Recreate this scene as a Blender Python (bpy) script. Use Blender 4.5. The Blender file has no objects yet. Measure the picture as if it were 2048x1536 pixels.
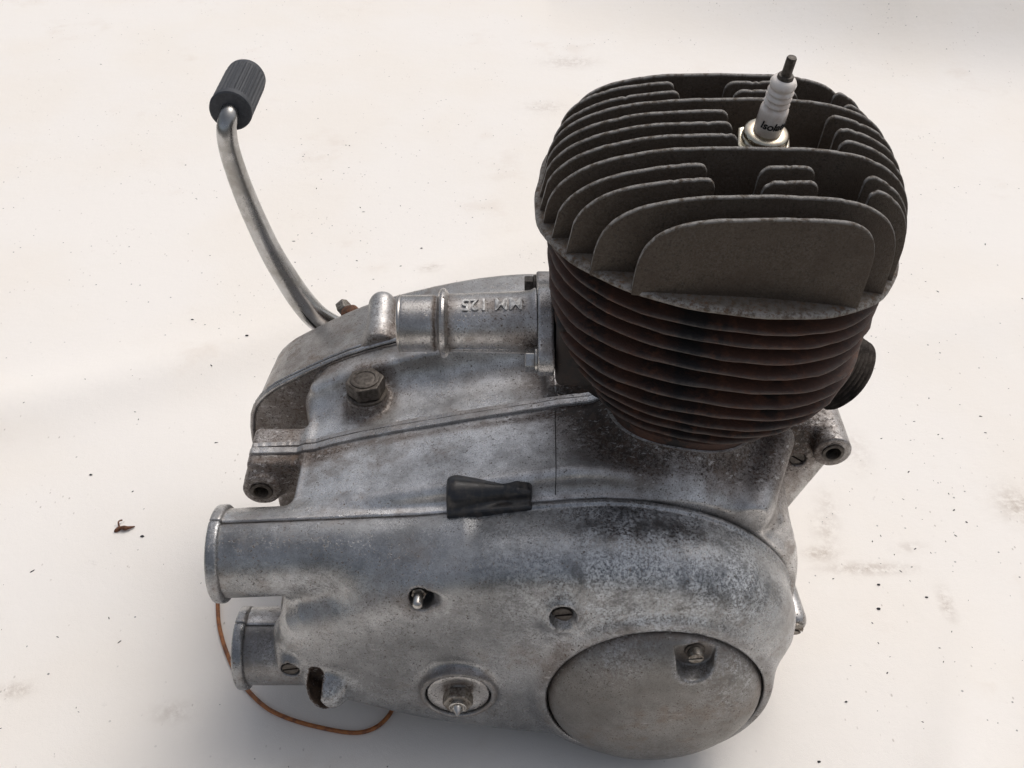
import bpy, math, random
import numpy as np
from mathutils import Vector, Matrix, Quaternion
R=math.radians
random.seed(7); rng=np.random.default_rng(7)
S=0.01                                  # all shapes below are written in centimetres
scene=bpy.context.scene
COL=scene.collection
# ------------------------------------------------------------------ camera, sky, sun
cam_d=bpy.data.cameras.new('camera'); cam=bpy.data.objects.new('camera',cam_d); COL.objects.link(cam)
cam.location=(0,-0.32,0.545); cam.rotation_euler=(R(50),0,0)
cam_d.sensor_width=36; cam_d.lens=37.27; cam_d.clip_start=0.01; cam_d.clip_end=200
scene.camera=cam
SUN_EL,SUN_AZ=R(60),R(42)               # azimuth measured from +Y towards +X
w=bpy.data.worlds.new('World'); scene.world=w; w.use_nodes=True
nt=w.node_tree; nt.nodes.clear()
sky=nt.nodes.new('ShaderNodeTexSky'); sky.sky_type='NISHITA'; sky.sun_disc=False
sky.sun_elevation=SUN_EL; sky.sun_rotation=SUN_AZ; sky.air_density=1.0; sky.dust_density=6.0
bg=nt.nodes.new('ShaderNodeBackground'); bg.inputs['Strength'].default_value=0.15
wo=nt.nodes.new('ShaderNodeOutputWorld')
hs=nt.nodes.new('ShaderNodeHueSaturation'); hs.inputs['Saturation'].default_value=.50   # hazy, camera-balanced sky
nt.links.new(sky.outputs[0],hs.inputs['Color']); nt.links.new(hs.outputs[0],bg.inputs[0]); nt.links.new(bg.outputs[0],wo.inputs[0])
sd=bpy.data.lights.new('sun','SUN'); sd.energy=1.05; sd.angle=R(36); sd.color=(1.0,0.965,0.92)
sun=bpy.data.objects.new('sun',sd); COL.objects.link(sun)
dirv=Vector((math.sin(SUN_AZ)*math.cos(SUN_EL),math.cos(SUN_AZ)*math.cos(SUN_EL),math.sin(SUN_EL)))
sun.rotation_euler=dirv.to_track_quat('Z','Y').to_euler(); sun.location=dirv*3
vs=scene.view_settings; vs.view_transform='Standard'; vs.look='None'; vs.gamma=1; vs.exposure=-0.28
# ------------------------------------------------------------------ materials
class NT:
    def __init__(s,name):
        s.m=bpy.data.materials.new(name); s.m.use_nodes=True; s.t=s.m.node_tree; s.n=s.t.nodes
        s.b=s.n['Principled BSDF']; s.tc=s.n.new('ShaderNodeTexCoord').outputs['Object']
    def lk(s,a,b): s.t.links.new(a,b)
    def noise(s,scale,detail=4,rough=.55,src=None,dist=0):
        k=s.n.new('ShaderNodeTexNoise'); k.inputs['Scale'].default_value=scale; k.inputs['Detail'].default_value=detail
        k.inputs['Roughness'].default_value=rough; k.inputs['Distortion'].default_value=dist
        s.lk(src or s.tc,k.inputs['Vector']); return k.outputs['Fac']
    def ramp(s,x,a,b,lo=0.,hi=1.):
        k=s.n.new('ShaderNodeMapRange'); k.interpolation_type='SMOOTHSTEP'
        for i,v in ((1,a),(2,b),(3,lo),(4,hi)): k.inputs[i].default_value=v
        s.lk(x,k.inputs[0]); return k.outputs[0]
    def mul(s,a,b,op='MULTIPLY'):
        k=s.n.new('ShaderNodeMath'); k.operation=op
        for i,v in enumerate((a,b)):
            if isinstance(v,(int,float)): k.inputs[i].default_value=v
            else: s.lk(v,k.inputs[i])
        return k.outputs[0]
    def add(s,a,b): return s.mul(a,b,'ADD')
    def mix(s,f,a,b):
        k=s.n.new('ShaderNodeMix'); k.data_type='RGBA'
        for i,v in ((0,f),(6,a),(7,b)):
            if isinstance(v,(int,float)): k.inputs[i].default_value=v
            elif isinstance(v,tuple): k.inputs[i].default_value=(*v,1)
            else: s.lk(v,k.inputs[i])
        return k.outputs[2]
    def mixf(s,f,a,b):
        k=s.n.new('ShaderNodeMix'); k.data_type='FLOAT'
        for i,v in ((0,f),(2,a),(3,b)):
            if isinstance(v,(int,float)): k.inputs[i].default_value=v
            else: s.lk(v,k.inputs[i])
        return k.outputs[0]
    def attr(s,name):
        k=s.n.new('ShaderNodeAttribute'); k.attribute_name=name; return k.outputs['Fac']
    def scaled(s,v):
        k=s.n.new('ShaderNodeMapping'); k.inputs['Scale'].default_value=v; s.lk(s.tc,k.inputs[0]); return k.outputs[0]
    def out(s,col,rough,metal=0.,bump=None,strength=.3,dist=.0004,spec=None):
        for nm,v in (('Base Color',col),('Roughness',rough),('Metallic',metal)):
            if isinstance(v,tuple): s.b.inputs[nm].default_value=(*v,1)
            elif isinstance(v,(int,float)): s.b.inputs[nm].default_value=v
            else: s.lk(v,s.b.inputs[nm])
        if spec is not None: s.b.inputs['Specular IOR Level'].default_value=spec
        if bump is not None:
            k=s.n.new('ShaderNodeBump'); k.inputs['Strength'].default_value=strength; k.inputs['Distance'].default_value=dist
            s.lk(bump,k.inputs['Height']); s.lk(k.outputs[0],s.b.inputs['Normal'])
        return s.m
GR=(.040,.027,.019)
def cast_alu(name,dark=(.34,.33,.32),light=(.60,.59,.58),metal=.80,rough=.27,grime0=0.,pit=.61,warm=.5,scr=1.):
    s=NT(name)
    big=s.noise(24,5,.55); mid=s.noise(170,8,.65); fine=s.noise(1500,4,.75); grain=s.noise(3600,2,.5)
    c=s.mix(s.ramp(s.add(s.mul(mid,.22),s.mul(big,.78)),.34,.66),dark,light)
    c=s.mix(s.mul(s.ramp(fine,.46,.60),.60),c,s.mix(.65,c,(.08,.072,.065)))
    # brownish oil film in soft clouds
    c=s.mix(s.mul(s.ramp(s.noise(60,9,.75,dist=.2),.48,.62),s.mul(s.ramp(s.noise(20,3,.5),.4,.6),warm)),c,(.22,.165,.125))
    # long fine scratches and wipe marks
    s1=s.noise(1.,5,.7,src=s.scaled((55,900,700))); s2=s.noise(1.,4,.7,src=s.scaled((800,60,420)))
    scm=s.mul(s.ramp(s1,.60,.70),s.ramp(s.noise(38,3,.5),.45,.62))
    c=s.mix(s.mul(scm,.35*scr),c,(.68,.67,.66))
    ox=s.attr('oxide')
    oxm=s.mul(s.mul(ox,s.ramp(s.noise(620,9,.85),.44,.57)),s.ramp(s.noise(75,6,.7),.34,.58))
    oxd=s.mul(ox,s.ramp(s.noise(120,12,.85,dist=.3),.49,.58))
    c=s.mix(s.mul(oxd,.72),c,(.085,.09,.095))
    c=s.mix(s.mul(oxm,.85),c,(.76,.78,.80))
    # dark specks in loose clusters
    pits=s.mul(s.ramp(s.noise(750,4,.7),pit-.015,pit+.02),s.ramp(s.noise(40,5,.7),.40,.52))
    big_pits=s.mul(s.ramp(s.noise(260,6,.75),.655,.675),s.ramp(s.noise(19,3,.5),.45,.58))
    g=s.add(s.attr('grime'),grime0)
    film=s.mul(s.ramp(s.add(g,s.mul(s.add(s.noise(70,9,.75),-.5),.9)),.02,.55),.70)
    c=s.mix(film,c,(.105,.072,.052))
    gn=s.add(g,s.mul(s.add(s.noise(640,12,.85,dist=.2),-.5),3.4))
    gm=s.ramp(gn,.50,.66)
    # bright rubbed spots that survive inside the grime
    rub=s.mul(s.ramp(s.noise(1.,8,.8,src=s.scaled((200,380,380))),.57,.62),s.ramp(g,.15,.4))
    gtot=s.mul(s.add(gm,s.mul(s.add(pits,big_pits),.9)),s.mixf(rub,1.,.15))
    k=s.n.new('ShaderNodeClamp'); s.lk(gtot,k.inputs[0]); gt=k.outputs[0]
    c=s.mix(gt,c,s.mix(s.ramp(s.noise(260,6,.7),.42,.6),GR,(.095,.062,.043)))
    c=s.mix(s.mul(rub,.75),c,(.55,.53,.51))
    r=s.mixf(gt,s.mixf(s.ramp(s.noise(60,4,.6),.35,.65),rough-.03,rough+.07),.62)
    r=s.mixf(oxm,r,.65); r=s.mixf(s.mul(film,.8),r,.55)
    m=s.mixf(gt,s.mixf(oxm,s.mixf(film,metal,.35),.2),0.0)
    h=s.add(s.add(s.mul(fine,.45),s.mul(grain,.35)),s.add(s.add(s.mul(pits,-.7),s.mul(s2,.12)),s.mul(gm,.45)))
    return s.out(c,r,m,h,.38,.0005)
M={}
M['case']=cast_alu('aged_aluminium_case',light=(.86,.85,.84))
M['cover']=cast_alu('aged_aluminium_cover',dark=(.21,.214,.218),light=(.46,.465,.47),rough=.24,warm=.35)
M['far']=cast_alu('aged_aluminium_far',grime0=.10,warm=.7)
M['disc']=cast_alu('aged_aluminium_disc',dark=(.17,.165,.155),light=(.30,.29,.275),rough=.40,metal=.7,warm=.5,grime0=.05)
M['pipe']=cast_alu('aged_aluminium_pipe',dark=(.36,.35,.34),light=(.72,.71,.70),rough=.22,metal=.85,warm=.4)
def dark_head():
    s=NT('sooty_head_metal')
    big=s.noise(45,7,.6); fine=s.noise(2200,3,.6); mid=s.noise(120,10,.8)
    c=s.mix(s.ramp(big,.25,.75),(.062,.044,.029),(.082,.062,.044))
    c=s.mix(s.mul(s.ramp(mid,.50,.70),.35),c,(.066,.040,.025))
    c=s.mix(s.mul(s.ramp(s.noise(1100,6,.8),.44,.60),.55),c,(.115,.098,.080))
    c=s.mix(s.mul(s.ramp(s.noise(700,6,.8),.52,.62),.6),c,(.020,.015,.011))
    c=s.mix(s.mul(s.ramp(s.noise(30,6,.7),.45,.62),.5),c,(.055,.037,.025))
    e=s.mul(s.attr('edge'),s.ramp(s.noise(350,6,.7),.36,.58))
    c=s.mix(s.mul(e,.8),c,(.30,.29,.275))
    c=s.mix(s.mul(s.attr('grime'),s.ramp(s.noise(500,6,.8),.52,.62)),c,(.10,.055,.028))
    return s.out(c,s.mixf(s.ramp(big,.3,.7),.60,.70),.0,s.add(fine,s.noise(900,5,.7)),.6,.0004,spec=.32)
M['head']=dark_head()
def rusty(name='rusty_cast_iron',A=(.020,.017,.016),B=(.115,.048,.028),D=(.18,.072,.036),ec=(.085,.072,.064)):
    s=NT(name)
    big=s.noise(30,7,.65); fine=s.noise(1000,4,.7); mid=s.noise(160,8,.7)
    c=s.mix(s.ramp(big,.36,.60),A,B)
    c=s.mix(s.mul(s.ramp(mid,.48,.66),.6),c,D)
    c=s.mix(s.mul(s.ramp(s.noise(520,5,.7),.66,.71),.6),c,(.26,.15,.075))
    c=s.mix(s.mul(s.ramp(s.noise(60,8,.75),.46,.58),.5),c,(.026,.018,.015))
    e=s.mul(s.attr('edge'),.6); c=s.mix(s.mul(e,s.ramp(s.noise(150,6,.7),.35,.6)),c,ec)
    return s.out(c,.68,0.,s.add(fine,mid),.5,.0005)
M['iron']=rusty(); M['iron_dark']=rusty('dark_cast_iron',(.014,.013,.013),(.030,.020,.016),(.045,.025,.017)); M['thread']=rusty('oily_threaded_iron',(.014,.013,.013),(.030,.022,.018),(.045,.028,.02),ec=(.17,.15,.13))  # darker copy of the iron for barrel and intake port
def simple(name,c,rough,metal=0.,ns=400,var=.25,bs=.2,c2=None,spec=None,thr=(.4,.65)):
    s=NT(name); c2=c2 or tuple(x*(1-var) for x in c)
    f=s.ramp(s.noise(ns,6,.7),*thr)
    return s.out(s.mix(f,c,c2),s.mixf(f,rough,min(1,rough+.12)),metal,s.noise(ns*2.5,4,.6),bs,.0003,spec)
M['steel']=simple('worn_plated_steel',(.52,.51,.49),.26,1.,260,.3,.12,c2=(.36,.33,.30))
M['chrome']=simple('dulled_chrome',(.50,.50,.50),.22,1.,60,.2,.05,c2=(.33,.32,.30),thr=(.35,.7))
M['bolt']=simple('dull_bolt_steel',(.30,.28,.25),.42,.85,500,.3,.25,c2=(.11,.085,.065))
M['darkbolt']=simple('oily_bolt_steel',(.095,.080,.066),.45,.3,420,.3,.3,c2=(.035,.026,.019))
M['rustbolt']=simple('rusty_bolt_steel',(.14,.06,.03),.8,.1,500,.3,.4,c2=(.06,.035,.025))
M['hole']=simple('dark_bore_inside',(.012,.010,.009),.6,0,300,.3,.2)  # flat black pieces stand in for the dark inside of bores and slot
M['gap']=simple('black_gasket_line',(.014,.011,.009),.8,0,300,.3,.2)
M['rubber']=simple('black_rubber',(.018,.019,.022),.30,0,200,.3,.2,c2=(.055,.048,.042))
M['pedal']=simple('grey_black_rubber',(.030,.033,.040),.55,0,500,.3,.3,c2=(.055,.058,.065))
M['wire']=simple('orange_brown_wire_skin',(.36,.13,.035),.4,0,180,.3,.15,c2=(.16,.055,.022))
M['ceramic']=simple('glazed_ceramic',(.84,.78,.72),.12,0,110,.1,.03,c2=(.70,.60,.52))
M['zinc']=simple('yellow_zinc_hex',(.62,.58,.46),.24,1.,300,.3,.1,c2=(.50,.42,.34))
M['ink']=simple('black_print',(.012,.012,.012),.5)
M['pale_alu']=simple('scraped_bright_alu',(.55,.55,.54),.4,.6,500,.4,.4,c2=(.28,.27,.26))
M['grit']=simple('black_grit',(.018,.018,.022),.6,0,900,.3,.4)
M['shred']=simple('rusty_brown_shred',(.16,.06,.025),.7,0,900,.3,.4,c2=(.05,.02,.01))
# ------------------------------------------------------------------ objects
def tag(o,label=None,cat=None,group=None,kind=None):
    for k,v in (('label',label),('category',cat),('group',group),('kind',kind)):
        if v: o[k]=v
    return o
WORLD={}
def empty(name,loc,parent=None):
    o=bpy.data.objects.new(name,None); COL.objects.link(o); o.empty_display_size=.02
    p=WORLD[parent.name] if parent else np.zeros(3)
    loc=np.array(loc,float); WORLD[o.name]=loc; o.location=tuple((loc-p)*S); o.parent=parent
    return o
def obj(name,V,F,mat,parent=None,smooth=True,bevel=0,sharp=None,attrs=None,seg=2,label=None,mesh=None):
    V=np.asarray(V,float)
    c=(V.min(0)+V.max(0))/2
    me=bpy.data.meshes.new(name)
    if isinstance(F,np.ndarray) and F.ndim==2:
        me.vertices.add(len(V)); me.vertices.foreach_set('co',((V-c)*S).ravel())
        k=F.shape[1]; me.loops.add(F.size); me.loops.foreach_set('vertex_index',F.ravel().astype(np.int32))
        me.polygons.add(len(F)); me.polygons.foreach_set('loop_start',np.arange(0,F.size,k,dtype=np.int32))
        me.polygons.foreach_set('loop_total',np.full(len(F),k,dtype=np.int32)); me.update(); me.validate()
    else:
        me.from_pydata([tuple(v) for v in (V-c)*S],[],[tuple(int(i) for i in f) for f in F]); me.update()
    for a,fn in (attrs or {}).items():
        at=me.attributes.new(a,'FLOAT','POINT'); at.data.foreach_set('value',np.clip(np.broadcast_to(fn(V[:,0],V[:,1],V[:,2]),len(V)),0,1).astype(np.float32))
    me.polygons.foreach_set('use_smooth',[smooth]*len(me.polygons))
    me.materials.append(mat)
    if sharp is not None and smooth:
        me.set_sharp_from_angle(angle=R(sharp))
    o=bpy.data.objects.new(name,me); COL.objects.link(o)
    if parent: o.parent=parent
    p=WORLD[parent.name] if parent else np.zeros(3)
    WORLD[o.name]=c; o.location=tuple((c-p)*S)
    if bevel:
        m=o.modifiers.new('bevel','BEVEL'); m.width=bevel*S; m.segments=seg; m.limit_method='ANGLE'; m.angle_limit=R(35)
        m.harden_normals=False
    if label: o['label']=label
    return o
def frame(axis,up=(0,0,1)):
    a=np.array(axis,float); a/=np.linalg.norm(a); u=np.array(up,float)
    if abs(a@u)>.95: u=np.array((0,1.,0))
    x=np.cross(u,a); x/=np.linalg.norm(x); y=np.cross(a,x); return x,y,a
def place(P,origin,axis,up=(0,0,1)):            # local (x,y,h) -> world, h along axis
    x,y,a=frame(axis,up); P=np.asarray(P,float)
    return np.array(origin,float)+P[:,:1]*x+P[:,1:2]*y+P[:,2:3]*a
def lathe(prof,origin,axis,n=48,rfun=None,up=(0,0,1)):
    P=[];F=[]
    for r,h in prof:
        for i in range(n):
            t=2*math.pi*i/n; rr=r*(rfun(t,h) if rfun else 1); P.append((rr*math.cos(t),rr*math.sin(t),h))
    for k in range(len(prof)-1):
        for i in range(n):
            j=(i+1)%n; F.append((k*n+i,k*n+j,(k+1)*n+j,(k+1)*n+i))
    F.append(tuple(range(n-1,-1,-1))); F.append(tuple((len(prof)-1)*n+i for i in range(n)))
    return place(P,origin,axis,up),F
def sweep(path,rad,n=16,flat=1.0,rfun=None):
    path=np.array(path,float); m=len(path); rad=np.broadcast_to(rad,m)
    T=np.gradient(path,axis=0); T/=np.linalg.norm(T,axis=1)[:,None]
    x,y,_=frame(T[0]); V=[];F=[]
    for k in range(m):
        x=x-T[k]*(x@T[k]); x/=np.linalg.norm(x); y=np.cross(T[k],x)
        for i in range(n):
            t=2*math.pi*i/n; V.append(path[k]+rad[k]*(x*math.cos(t)+flat*y*math.sin(t)))
    for k in range(m-1):
        for i in range(n):
            j=(i+1)%n; F.append((k*n+i,k*n+j,(k+1)*n+j,(k+1)*n+i))
    F.append(tuple(range(n-1,-1,-1))); F.append(tuple((m-1)*n+i for i in range(n)))
    return np.array(V),F
def cr(pts,n=8,closed=False):                    # Catmull-Rom resampling
    P=np.array(pts,float); m=len(P); out=[]
    for i in range(m if closed else m-1):
        p0,p1,p2,p3=(P[(i-1)%m],P[i],P[(i+1)%m],P[(i+2)%m]) if closed else (P[max(i-1,0)],P[i],P[i+1],P[min(i+2,m-1)])
        for k in range(n):
            t=k/n; out.append(.5*((2*p1)+(-p0+p2)*t+(2*p0-5*p1+4*p2-p3)*t*t+(-p0+3*p1-3*p2+p3)*t**3))
    if not closed: out.append(P[-1])
    return np.array(out)
def prism(pts2,h0,h1,origin,axis,up=(0,0,1)):
    n=len(pts2); P=[(x,y,h0) for x,y in pts2]+[(x,y,h1) for x,y in pts2]
    F=[tuple(range(n-1,-1,-1)),tuple(range(n,2*n))]+[(i,(i+1)%n,n+(i+1)%n,n+i) for i in range(n)]
    return place(P,origin,axis,up),F
def join(*parts):
    V=[];F=[];o=0
    for v,f in parts:
        V.append(np.asarray(v)); F+= [tuple(int(i)+o for i in q) for q in f]; o+=len(v)
    return np.vstack(V),F
def hexpts(r,rot=0): return [(r*math.cos(R(60*i+rot)),r*math.sin(R(60*i+rot))) for i in range(6)]
def slotted(r,h,slot,rot,origin,axis,depth=.12):   # slotted screw head: a disc and two half discs
    n=20; parts=[lathe([(r*.97,0),(r,.03),(r,h-depth)],origin,axis,32)]
    for s in (0,1):
        a0=math.asin(slot/2/r); pts=[]
        for i in range(n+1):
            t=a0+(math.pi-2*a0)*i/n+s*math.pi; pts.append((r*math.cos(t),r*math.sin(t)))
        c_,s_=math.cos(R(rot)),math.sin(R(rot)); pts=[(x*c_-y*s_,x*s_+y*c_) for x,y in pts]
        parts.append(prism(pts,h-depth-.005,h,origin,axis))
    return join(*parts)
# ------------------------------------------------------------------ signed distance shapes
def ln(*a): return np.sqrt(sum(x*x for x in a))
def smin(a,b,k):
    h=np.maximum(k-np.abs(a-b),0)/k; return np.minimum(a,b)-h*h*k*.25
def smax(a,b,k): return -smin(-a,-b,k)
def sbox(x,y,z,c,h,r=.1):
    qx,qy,qz=np.abs(x-c[0])-h[0]+r,np.abs(y-c[1])-h[1]+r,np.abs(z-c[2])-h[2]+r
    return ln(np.maximum(qx,0),np.maximum(qy,0),np.maximum(qz,0))+np.minimum(np.maximum(qx,np.maximum(qy,qz)),0)-r
def scap(x,y,z,a,b,ra,rb=None):
    a=np.array(a,float); b=np.array(b,float); d=b-a; rb=ra if rb is None else rb
    t=np.clip(((x-a[0])*d[0]+(y-a[1])*d[1]+(z-a[2])*d[2])/(d@d),0,1)
    return ln(x-a[0]-t*d[0],y-a[1]-t*d[1],z-a[2]-t*d[2])-(ra+(rb-ra)*t)
def scyl(x,y,z,a,b,r,rd=.05):                     # capped cylinder with rounded rim
    a=np.array(a,float); b=np.array(b,float); d=b-a; L=math.sqrt(d@d); u=d/L; c=(a+b)/2
    h=(x-c[0])*u[0]+(y-c[1])*u[1]+(z-c[2])*u[2]
    q=np.sqrt(np.maximum(ln(x-c[0],y-c[1],z-c[2])**2-h*h,0))-r+rd; p=np.abs(h)-L/2+rd
    return ln(np.maximum(q,0),np.maximum(p,0))+np.minimum(np.maximum(q,p),0)-rd
def poly2(px,pz,P):
    n=len(P); d=None; sgn=None
    for i in range(n):
        ax,az=P[i]; bx,bz=P[i-1]; ex,ez=bx-ax,bz-az; wx,wz=px-ax,pz-az
        t=np.clip((wx*ex+wz*ez)/(ex*ex+ez*ez),0,1); dd=(wx-ex*t)**2+(wz-ez*t)**2
        d=dd if d is None else np.minimum(d,dd)
        c1=pz>=az; c2=pz<bz; c3=ex*wz>ez*wx
        f=np.where((c1&c2&c3)|(~c1&~c2&~c3),-1.,1.); sgn=f if sgn is None else sgn*f
    return sgn*np.sqrt(d)
def sext(x,y,z,P,y0,y1,r):                        # outline in XZ, extruded in Y, all edges rounded by r
    d=poly2(x,z,P)+r; h=np.abs(y-(y0+y1)/2)-(y1-y0)/2+r
    return ln(np.maximum(d,0),np.maximum(h,0))+np.minimum(np.maximum(d,h),0)-r
def nets(f,lo,hi,h,snap=1):
    lo=np.array(lo,float); ax=[np.arange(lo[i],hi[i]+h,h) for i in range(3)]
    F=np.broadcast_to(f(ax[0][:,None,None],ax[1][None,:,None],ax[2][None,None,:]),tuple(len(a) for a in ax)).astype(np.float32)
    I=F<0; n=F.shape; c=[slice(0,-1),slice(1,None)]
    cnt=sum(I[c[i],c[j],c[k]].astype(np.int8) for i in (0,1) for j in (0,1) for k in (0,1))
    act=(cnt>0)&(cnt<8); ii=np.argwhere(act); idx=-np.ones(act.shape,np.int64); idx[act]=np.arange(len(ii))
    acc=np.zeros((len(ii),3)); num=np.zeros(len(ii))
    for axis in range(3):
        o=[a for a in range(3) if a!=axis]
        for u in (0,1):
            for v in (0,1):
                p=ii.copy(); p[:,o[0]]+=u; p[:,o[1]]+=v; q=p.copy(); q[:,axis]+=1
                fa=F[tuple(p.T)]; fb=F[tuple(q.T)]; m=(fa<0)!=(fb<0)
                t=np.where(m,fa/np.where(m,fa-fb,1),0); pos=p.astype(float); pos[:,axis]+=t
                acc[m]+=pos[m]; num+=m
    V=lo+acc/num[:,None]*h
    Q=[]
    for axis in range(3):
        a=[slice(None)]*3; b=[slice(None)]*3; a[axis]=slice(0,-1); b[axis]=slice(1,None)
        A=I[tuple(a)]; B=I[tuple(b)]; o=[(axis+1)%3,(axis+2)%3]
        e=np.argwhere(A!=B); ok=np.ones(len(e),bool)
        for k in o: ok&=(e[:,k]>0)&(e[:,k]<n[k]-1)
        e=e[ok]; ins=A[tuple(e.T)]
        def cell(d0,d1):
            p=e.copy(); p[:,o[0]]+=d0; p[:,o[1]]+=d1; return idx[tuple(p.T)]
        q=np.stack([cell(-1,-1),cell(0,-1),cell(0,0),cell(-1,0)],1)
        q[~ins]=q[~ins][:,::-1]; Q.append(q)
    Q=np.vstack(Q)
    for _ in range(snap):
        e=.02; g=[];f0=f(V[:,0],V[:,1],V[:,2])
        for k in range(3):
            W=V.copy(); W[:,k]+=e; g.append((f(W[:,0],W[:,1],W[:,2])-f0)/e)
        g=np.stack(g,1); V=V-np.clip(f0,-h*.5,h*.5)[:,None]*g/np.maximum((g*g).sum(1),.3)[:,None]
    return V,Q
def gauss(x,y,z,c,r):                             # soft blob for wear masks
    r=np.broadcast_to(r,3); return np.exp(-(((x-c[0])/r[0])**2+((y-c[1])/r[1])**2+((z-c[2])/r[2])**2))
def drop(f,x,y,z0=24.):                           # height of the surface below z0
    z=np.full(len(x),z0)
    for _ in range(90): z=z-np.maximum(f(x,y,z),.0)*.8
    return z
# ------------------------------------------------------------------ cloth
def cloth_z(x,y):
    z=1.0*np.exp(-((y-(52+.42*x+6*np.sin(x*.05)))/3.6)**2)*np.clip((30-x)/40,0,1)*np.clip((x+75)/30,0,1)
    z=z+9*np.exp(-((y-108+.25*(x-60))/12)**2)*np.clip((x-5)/45,0,1)
    z=z+.07*np.sin(.11*x+.05*y+1)*np.sin(.07*y-.04*x)*np.clip((ln(x-2,y-10)-20)/25,0,1)
    z=z+.5*np.exp(-((x-24-.45*(y+2))/1.9)**2)*np.clip((12-y)/14,0,1)
    z=z+.45*np.exp(-((x-34-.8*(y+0))/2.5)**2)*np.clip((30-y)/24,0,1)
    z=z+.25*np.exp(-((y-30-.3*x)/3.5)**2)*np.clip((x-20)/20,0,1)
    z=z+.06*np.exp(-((y-24+.1*x)/3.0)**2)*np.clip((-x-16)/14,0,1)
    return z
ax_=np.concatenate([np.linspace(-150,-90,8),np.linspace(-89,89,260),np.linspace(90,170,9)])
ay_=np.concatenate([np.linspace(-62,-41,4),np.linspace(-40,19.6,150),np.linspace(20,150,200),np.linspace(152,260,16)])
gx,gy=np.meshgrid(ax_,ay_,indexing='ij'); cz=cloth_z(gx,gy)
V=np.stack([gx.ravel(),gy.ravel(),cz.ravel()],1)
nx,ny=gx.shape; i,j=np.meshgrid(np.arange(nx-1),np.arange(ny-1),indexing='ij'); k=(i*ny+j).ravel()
def cloth_mat():
    s=NT('off_white_cloth')
    big=s.noise(6,4,.5); mid=s.noise(30,6,.6)
    c=s.mix(s.ramp(big,.35,.65),(.825,.78,.72),(.835,.80,.755))
    st=s.mul(s.ramp(s.noise(9,5,.6),.56,.70),s.ramp(mid,.45,.66))
    c=s.mix(s.mul(st,.16),c,(.55,.43,.33))
    st2=s.mul(s.ramp(s.noise(55,6,.7,dist=.6),.66,.76),s.ramp(s.noise(5,2,.5),.45,.6))
    c=s.mix(s.mul(st2,.25),c,(.36,.31,.27))
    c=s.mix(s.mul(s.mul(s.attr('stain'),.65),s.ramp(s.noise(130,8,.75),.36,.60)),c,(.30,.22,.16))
    # tiny dirt flecks of several sizes
    fl=s.n.new('ShaderNodeTexVoronoi'); fl.inputs['Scale'].default_value=95; s.lk(s.tc,fl.inputs['Vector'])
    f1=s.mul(s.ramp(fl.outputs['Distance'],.05,.085,1,0),s.ramp(s.noise(14,4,.6),.52,.60))
    fv=s.n.new('ShaderNodeTexVoronoi'); fv.inputs['Scale'].default_value=210; s.lk(s.scaled((1,.55,1)),fv.inputs['Vector'])
    f2=s.mul(s.ramp(fv.outputs['Distance'],.07,.16,1,0),s.ramp(s.noise(22,5,.7),.53,.62))
    c=s.mix(s.mul(f2,.45),c,(.25,.20,.16)); c=s.mix(s.mul(f1,.75),c,(.08,.085,.09))
    wv=s.noise(1600,3,.6); cr_=s.noise(60,8,.65)
    return s.out(c,.85,0,s.add(s.mul(wv,.45),s.mul(cr_,1.2)),.28,.0014,spec=.15)
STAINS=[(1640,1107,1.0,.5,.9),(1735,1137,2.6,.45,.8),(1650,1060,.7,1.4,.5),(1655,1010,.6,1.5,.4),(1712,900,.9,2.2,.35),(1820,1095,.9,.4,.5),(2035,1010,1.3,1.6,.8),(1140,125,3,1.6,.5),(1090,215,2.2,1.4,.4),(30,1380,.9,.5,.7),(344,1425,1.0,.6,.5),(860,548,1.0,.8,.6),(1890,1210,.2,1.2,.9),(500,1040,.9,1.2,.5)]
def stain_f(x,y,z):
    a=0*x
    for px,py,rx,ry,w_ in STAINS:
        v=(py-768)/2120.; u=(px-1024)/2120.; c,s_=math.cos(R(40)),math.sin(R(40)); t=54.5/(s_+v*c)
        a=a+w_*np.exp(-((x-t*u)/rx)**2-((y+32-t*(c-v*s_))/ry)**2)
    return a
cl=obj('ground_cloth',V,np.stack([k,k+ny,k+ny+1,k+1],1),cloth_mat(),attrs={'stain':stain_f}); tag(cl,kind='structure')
def added_ground_mat():
    s=NT('added_dark_ground'); f=s.noise(8,8,.7)
    return s.out(s.mix(s.ramp(f,.35,.65),(.085,.078,.068),(.15,.14,.125)),.9,0,s.noise(60,8,.7),.5,.002)
added_gd=obj('ground',[(-3000,-3000,-1.2),(3000,-3000,-1.2),(3000,3000,-1.2),(-3000,3000,-1.2)],[(0,1,2,3)],added_ground_mat()); tag(added_gd,kind='structure')  # unseen dark plane, added past the cloth to deepen the metal's reflections
# ------------------------------------------------------------------ engine
eng=empty('motorcycle_engine',(1,10,0))
tag(eng,'old oily two-stroke motorcycle engine with finned cylinder and kick lever standing on the cloth','engine')
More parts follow.
